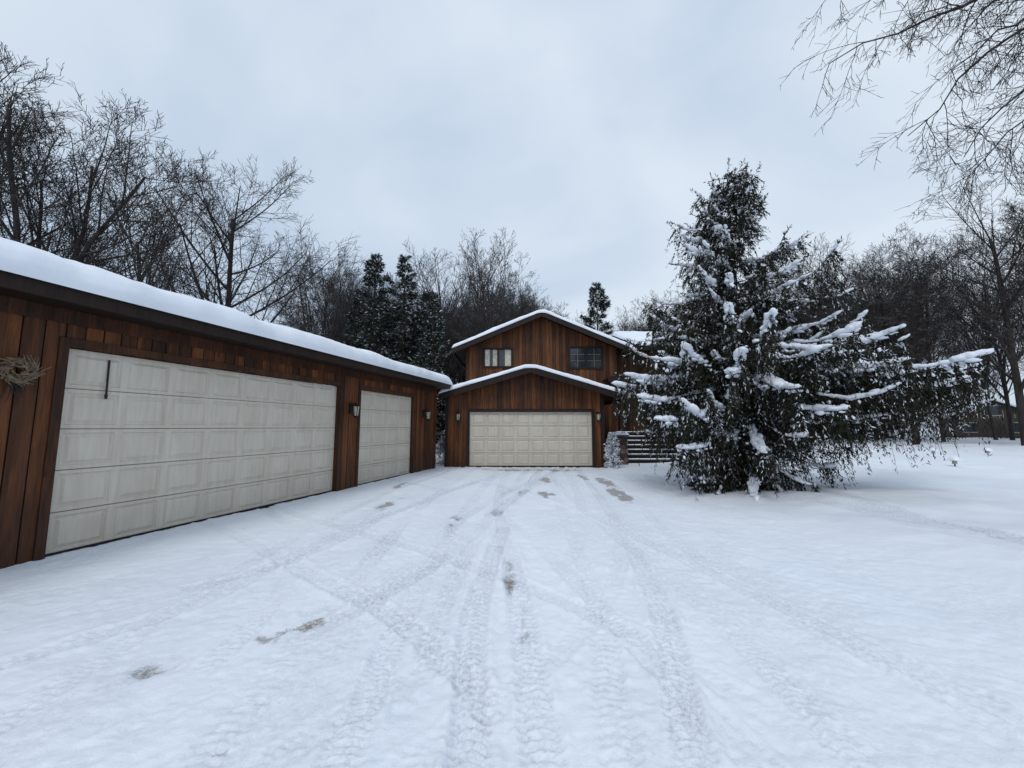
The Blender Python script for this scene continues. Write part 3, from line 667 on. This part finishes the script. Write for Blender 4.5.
# ------------------------------------------------------------ hero spruce
def hero():
    rs=np.random.default_rng(4); rd=random.Random(4)
    E=empty('snowy_spruce_tree',(5.9,10.3,0)); Ht=8.35
    prof_z=[0,.6,1.5,3.0,3.7,4.9,6.0,7.0,7.7,8.35]; prof_r=[1.6,2.1,2.6,3.2,2.85,2.1,1.55,1.1,.7,.2]
    S=[(0,0,-.3,.20,0,0,3,.14),(0,0,3,.14,0,0,6,.08),(0,0,6,.08,0,0,Ht,.012)]
    lumps=[]; TW=[]
    def branch(z,az,L,el,droop,tipup,hang,snow,r=.03,end=None,dens=1.,tl=1.):
        n=12; p=np.array([0,0,z]); pts=[p]
        h=np.array([math.cos(az),math.sin(az),0])
        for i in range(n):
            t=(i+1)/n; e=el-droop*math.sin(t*math.pi*.75)+tipup*max(0,t-.6)/.4
            p=p+(h*math.cos(e)+np.array([0,0,math.sin(e)]))*L/n+rs.normal(0,.014,3)*L*.35
            pts.append(p)
        pts=np.array(pts)
        if end is not None:
            corr=np.array(end)-pts[-1]; pts=pts+np.linspace(0,1,n+1)[:,None]*corr
            L=np.linalg.norm(pts[-1]-pts[0])
        for i in range(n): S.append((*pts[i],max(.006,r*(1-.9*i/n)),*pts[i+1],max(.005,r*(1-.9*(i+1)/n))))
        side=np.array([-h[1],h[0],0])
        m=int((10+L*23)*dens)
        for k in range(m):
            t=rs.uniform(.10,1.); i=min(int(t*n),n-1); q=pts[i]+(pts[i+1]-pts[i])*(t*n-i); sg=rs.choice([-1,1])
            out=(1-t)*.9+.25
            d=h*.55+side*sg*out*rs.uniform(.4,1.2)+np.array([0,0,-hang*rs.uniform(.3,1.8)])+rs.normal(0,.17,3); d/=np.linalg.norm(d)
            TW.append((q,d,rs.uniform(.20,.60)*(.45+.3*L**.5)*(1.2-.45*t)*tl*(1.0 if rs.random()<.8 else 1.5),hang))
        TW.append((pts[-2],(pts[-1]-pts[-3])/np.linalg.norm(pts[-1]-pts[-3]),.35,.1))
        if snow>0:
            t=.25+rs.random()*.3; gap=rs.random()*6
            while t<1.0:
                i=min(int(t*n),n-1); q=pts[i]+(pts[i+1]-pts[i])*(t*n-i)
                env=.55+.45*math.sin(t*9+gap)
                rr=(.024+.044*snow*env+.009*rs.normal())*(.8+.1*L); rr=max(.020,rr)
                if env>.25 or snow>1.3:
                    lumps.append((q+np.array([0,0,rr*.5])+side*rs.normal(0,.5)*rr,rr,pts[i+1]-pts[i]))
                    if snow>.7 and rs.random()<.35:
                        o=side*rs.choice([-1,1])*rs.uniform(.08,.28)*(1.2-t)*min(L,2.)*.6
                        lumps.append((q+o+np.array([0,0,-.05-.15*np.linalg.norm(o)]),rr*rs.uniform(.4,.75),h+o*2))
                t+=rr*.55/L*rs.uniform(.7,1.5)
    z=.35
    while z<8.2:
        f=z/Ht; R=np.interp(z,prof_z,prof_r); nb=7 if z<5.2 else 5
        for k in range(nb):
            az=rd.uniform(0,6.283); el=.08+.80*f**1.8+rd.gauss(0,.15); 
            L=R*rd.choice((rd.uniform(.4,.75),rd.uniform(.75,1.2)))
            if z<1.2: el=-.1
            branch(z,az,L,el,.65*(1-f*.5),.6,1.4*(1-f)**.6+.2,rd.choice((0,0,.7,1.1,1.3)) if f<.75 else rd.choice((0,0,.4,.6)),.015+.018*(1-f)*L*.5,tl=1.15,dens=1.1 if f<.55 else .75)
        z+=.15+.07*(1-f)+(.04 if f>.6 else 0)
    for (z0,e,sn) in [(2.9,(9.2,7.7,2.95),2.4),(3.1,(8.3,8.3,3.65),2.7),(2.9,(9.7,8.6,2.85),2.1),(2.7,(9.3,9.6,2.6),1.6),(2.4,(8.7,8.6,2.6),1.6),(2.6,(10.2,9.6,2.95),1.9),
                      (2.8,(9.0,9.0,3.1),1.8),(2.7,(8.6,8.0,2.75),1.3),(2.5,(9.6,8.2,2.6),1.1),(2.6,(8.3,9.4,3.2),1.5),(2.9,(8.9,10.2,3.2),1.5),(2.5,(9.6,9.0,2.75),1.),(2.8,(10.4,8.9,2.9),1.6),
                      (3.0,(8.0,8.0,2.9),1.8),(2.9,(5.5,7.6,2.3),2.3),(3.1,(4.5,8.1,2.65),1.8),(3.0,(2.7,9.3,2.75),1.8),(3.4,(7.2,8.2,3.6),2.0),(3.6,(7.4,8.9,4.1),1.5),(3.9,(4.0,9.2,3.6),1.5),
                      (2.2,(6.6,7.9,1.9),1.3),(2.2,(8.8,8.4,2.4),1.2),(1.9,(7.9,8.4,1.8),1.0),(3.3,(3.2,9.0,3.1),1.6),(3.3,(6.1,7.9,3.05),1.9),(4.3,(5.2,8.5,4.0),1.3),
                      (2.5,(2.9,9.0,2.2),1.4),(2.1,(3.2,8.8,1.7),1.2),(1.6,(3.6,8.6,1.1),1.0),(2.9,(2.6,10.0,2.6),1.3)]:
        e=np.array(e)-np.array([5.9,10.3,0]); az=math.atan2(e[1],e[0]); L=np.linalg.norm(e[:2])
        branch(z0,az,L,.15,.3,.3,2.6,sn,.045,e,2.1 if e[0]>2 else 1.5,1.5 if e[0]>2 else 1.25)
    q=np.array([t[0] for t in TW]); d=np.array([t[1] for t in TW]); L=np.array([t[2] for t in TW]); hg=np.minimum(1.5,np.array([t[3] for t in TW]))
    L=np.minimum(L,np.maximum(.12,(q[:,2]-.05)*.75))
    n=len(q); K=22
    tt=rs.random((n,K)); pos=q[:,None,:]+d[:,None,:]*(L[:,None]*tt)[...,None]+np.array([0,0,-1])*((tt**2)*L[:,None]*(.35*hg[:,None]))[...,None]
    tan=d[:,None,:]+np.array([0,0,-1])*(2*tt*.35*hg[:,None])[...,None]; tan/=np.linalg.norm(tan,axis=2,keepdims=True)
    dd=tan*.8+rs.normal(0,.38,(n,K,3)); dd/=np.linalg.norm(dd,axis=2,keepdims=True)
    P=pos.reshape(-1,3); D=dd.reshape(-1,3); N=len(P)
    V,F=leaf_arrays(P,D,rs.uniform(.055,.125,N),rs.uniform(.014,.027,N),rs)
    tint=np.repeat(rs.random(n),K)*.6+rs.random(N)*.4; 
    frost=np.repeat(rs.random(n)<.14,K)&(rs.random(N)<.42)|(rs.random(N)<.02)
    npmesh('needles',V,[F],[NEED,SNOWC],E,fattrs={'tint':tint},mi=frost.astype(int))
    for i in range(n):
        if rs.random()<.4:
            a=q[i]; e=q[i]+d[i]*L[i]+np.array([0,0,-.35*hg[i]*L[i]]); S.append((*a,.005,*e,.002))
        if rs.random()<.16: 
            t=rs.uniform(.05,.6); lumps.append((q[i]+d[i]*L[i]*t+np.array([0,0,.01]),rs.uniform(.014,.042),d[i]))
    segmesh('trunk_and_branches',S,[BARKD],4,E)
    import bmesh
    bm=bmesh.new(); bmesh.ops.create_icosphere(bm,subdivisions=2,radius=1); bv=np.array([v.co[:] for v in bm.verts]); bf=np.array([[v.index for v in f.verts] for f in bm.faces]); bm.free()
    n=len(lumps); c=np.array([l[0] for l in lumps]); r=np.array([l[1] for l in lumps]); h=np.array([l[2] for l in lumps])
    ax=h/np.linalg.norm(h,axis=1,keepdims=True); s=np.cross(ax,[0,0,1.]); s/=np.linalg.norm(s,axis=1,keepdims=True)+1e-9; u=np.cross(s,ax)
    a1=rs.uniform(1.0,2.3,n)[:,None]; a2=rs.uniform(.7,1.15,n)[:,None]; a3=rs.uniform(.5,.85,n)[:,None]
    nz=1+.15*rs.normal(size=(n,len(bv))); loc=bv[None]*nz[...,None]
    VV=c[:,None,:]+r[:,None,None]*(loc[...,0:1]*(ax*a1)[:,None,:]+loc[...,1:2]*(s*a2)[:,None,:]+loc[...,2:3]*(u*a3)[:,None,:])
    FF=(np.arange(n)[:,None,None]*len(bv)+bf[None]).reshape(-1,3)
    npmesh('bough_snow',VV.reshape(-1,3),[FF],[SNOWC],E,True)
    print('hero leaflets',N,'lumps',n)
hero()

# ------------------------------------------------------------ small things
for (x,y,s) in ((17.0,19.2,1.),(15.7,14.4,1.),(20.6,19.8,1.),(23.5,20,1.)):
    e=empty('path_light',(x,y,.08)); b=B(); b.tube((0,0,-.1),(0,0,.16),.02,.02,8); b.tube((0,0,.16),(0,0,.27),.075,.06,10,1); b.tube((0,0,.27),(0,0,.31),.12,.05,10)
    b.obj('lamp_body',[BLACK,LGLASS],e)
    snow_slab('lamp_snow',-.13,.13,-.13,.13,lambda x,y:x*0+.28,.15,.13,e,int(x),5,5,.0)
CB=empty('distant_cabin',(60,50,0),-.75); b=B()
gzc=lambda x:2.7+(.62*(4-abs(x)))*.85
siding(b,-4,4,-.1,gzc,0,[],.3,breaks=(0,)); b.box(-4,4,.01,7,-.1,2.6,1)
for X,Z in ((-2.6,.9),(1.4,.9),(-.5,3.0)): b.box(X,X+1.1,-.06,-.035,Z,Z+1.1,2); b.box(X-.1,X+1.2,-.05,-.034,Z-.1,Z,3); b.box(X-.1,X+1.2,-.05,-.034,Z+1.1,Z+1.2,3)
b.obj('walls',[simple('cabin_wall',(.10,.075,.06)),TRIM,GLASS,CURT],CB)
b=B(); b.slab(-4.5,2.45,0,4.85,-.5,7.3,.1,0); b.slab(0,4.85,4.5,2.45,-.5,7.3,.1,0); b.obj('roof',[TRIM],CB)
snow_slab('roof_snow',-4.55,4.55,-.55,7.3,lambda x,y:4.86-.533*np.abs(x),.25,.2,CB,3,30,20,.04)

# ------------------------------------------------------------ world, sun, camera
w=bpy.data.worlds.new("World"); sc.world=w; w.use_nodes=True; nt=w.node_tree
for n in list(nt.nodes): nt.nodes.remove(n)
out=nt.nodes.new('ShaderNodeOutputWorld'); sky=nt.nodes.new('ShaderNodeTexSky'); sky.sky_type='NISHITA'; sky.sun_disc=False
sky.sun_elevation=math.radians(50); sky.sun_rotation=math.radians(20); sky.air_density=1.; sky.dust_density=1
bg1=nt.nodes.new('ShaderNodeBackground'); bg1.inputs[1].default_value=.08; nt.links.new(sky.outputs[0],bg1.inputs[0])
tc=nt.nodes.new('ShaderNodeTexCoord'); mp=nt.nodes.new('ShaderNodeMapping'); mp.inputs['Scale'].default_value=(1,1,2.0); mp.inputs['Rotation'].default_value=(0,0,.5); nt.links.new(tc.outputs['Generated'],mp.inputs[0])
nz=nt.nodes.new('ShaderNodeTexNoise'); nz.inputs['Scale'].default_value=1.3; nz.inputs['Detail'].default_value=5; nz.inputs['Roughness'].default_value=.45; nz.inputs['Distortion'].default_value=.5
nt.links.new(mp.outputs[0],nz.inputs['Vector'])
cr=nt.nodes.new('ShaderNodeValToRGB'); cr.color_ramp.elements[0].position=.36; cr.color_ramp.elements[0].color=(.50,.62,.78,1); cr.color_ramp.elements[1].position=.64; cr.color_ramp.elements[1].color=(.73,.82,.92,1)
nt.links.new(nz.outputs['Fac'],cr.inputs[0])
bg2=nt.nodes.new('ShaderNodeBackground'); bg2.inputs[1].default_value=1.02; nt.links.new(cr.outputs[0],bg2.inputs[0])
mx=nt.nodes.new('ShaderNodeMixShader'); mx.inputs[0].default_value=.93; nt.links.new(bg1.outputs[0],mx.inputs[1]); nt.links.new(bg2.outputs[0],mx.inputs[2]); nt.links.new(mx.outputs[0],out.inputs[0])
sl_=bpy.data.lights.new('sun','SUN'); sl_.energy=1.0; sl_.angle=math.radians(16); sl_.color=(1,.97,.93); so=link(bpy.data.objects.new('sun',sl_))
so.rotation_euler=(math.radians(40),0,math.radians(-20))
cam=bpy.data.cameras.new('camera'); cam.sensor_width=36; cam.lens=14.06; cam.clip_end=2000; cam.clip_start=.05
co=link(bpy.data.objects.new('camera',cam)); co.location=(0,0,1.55); co.rotation_euler=(math.radians(90+6.1),0,0); sc.camera=co
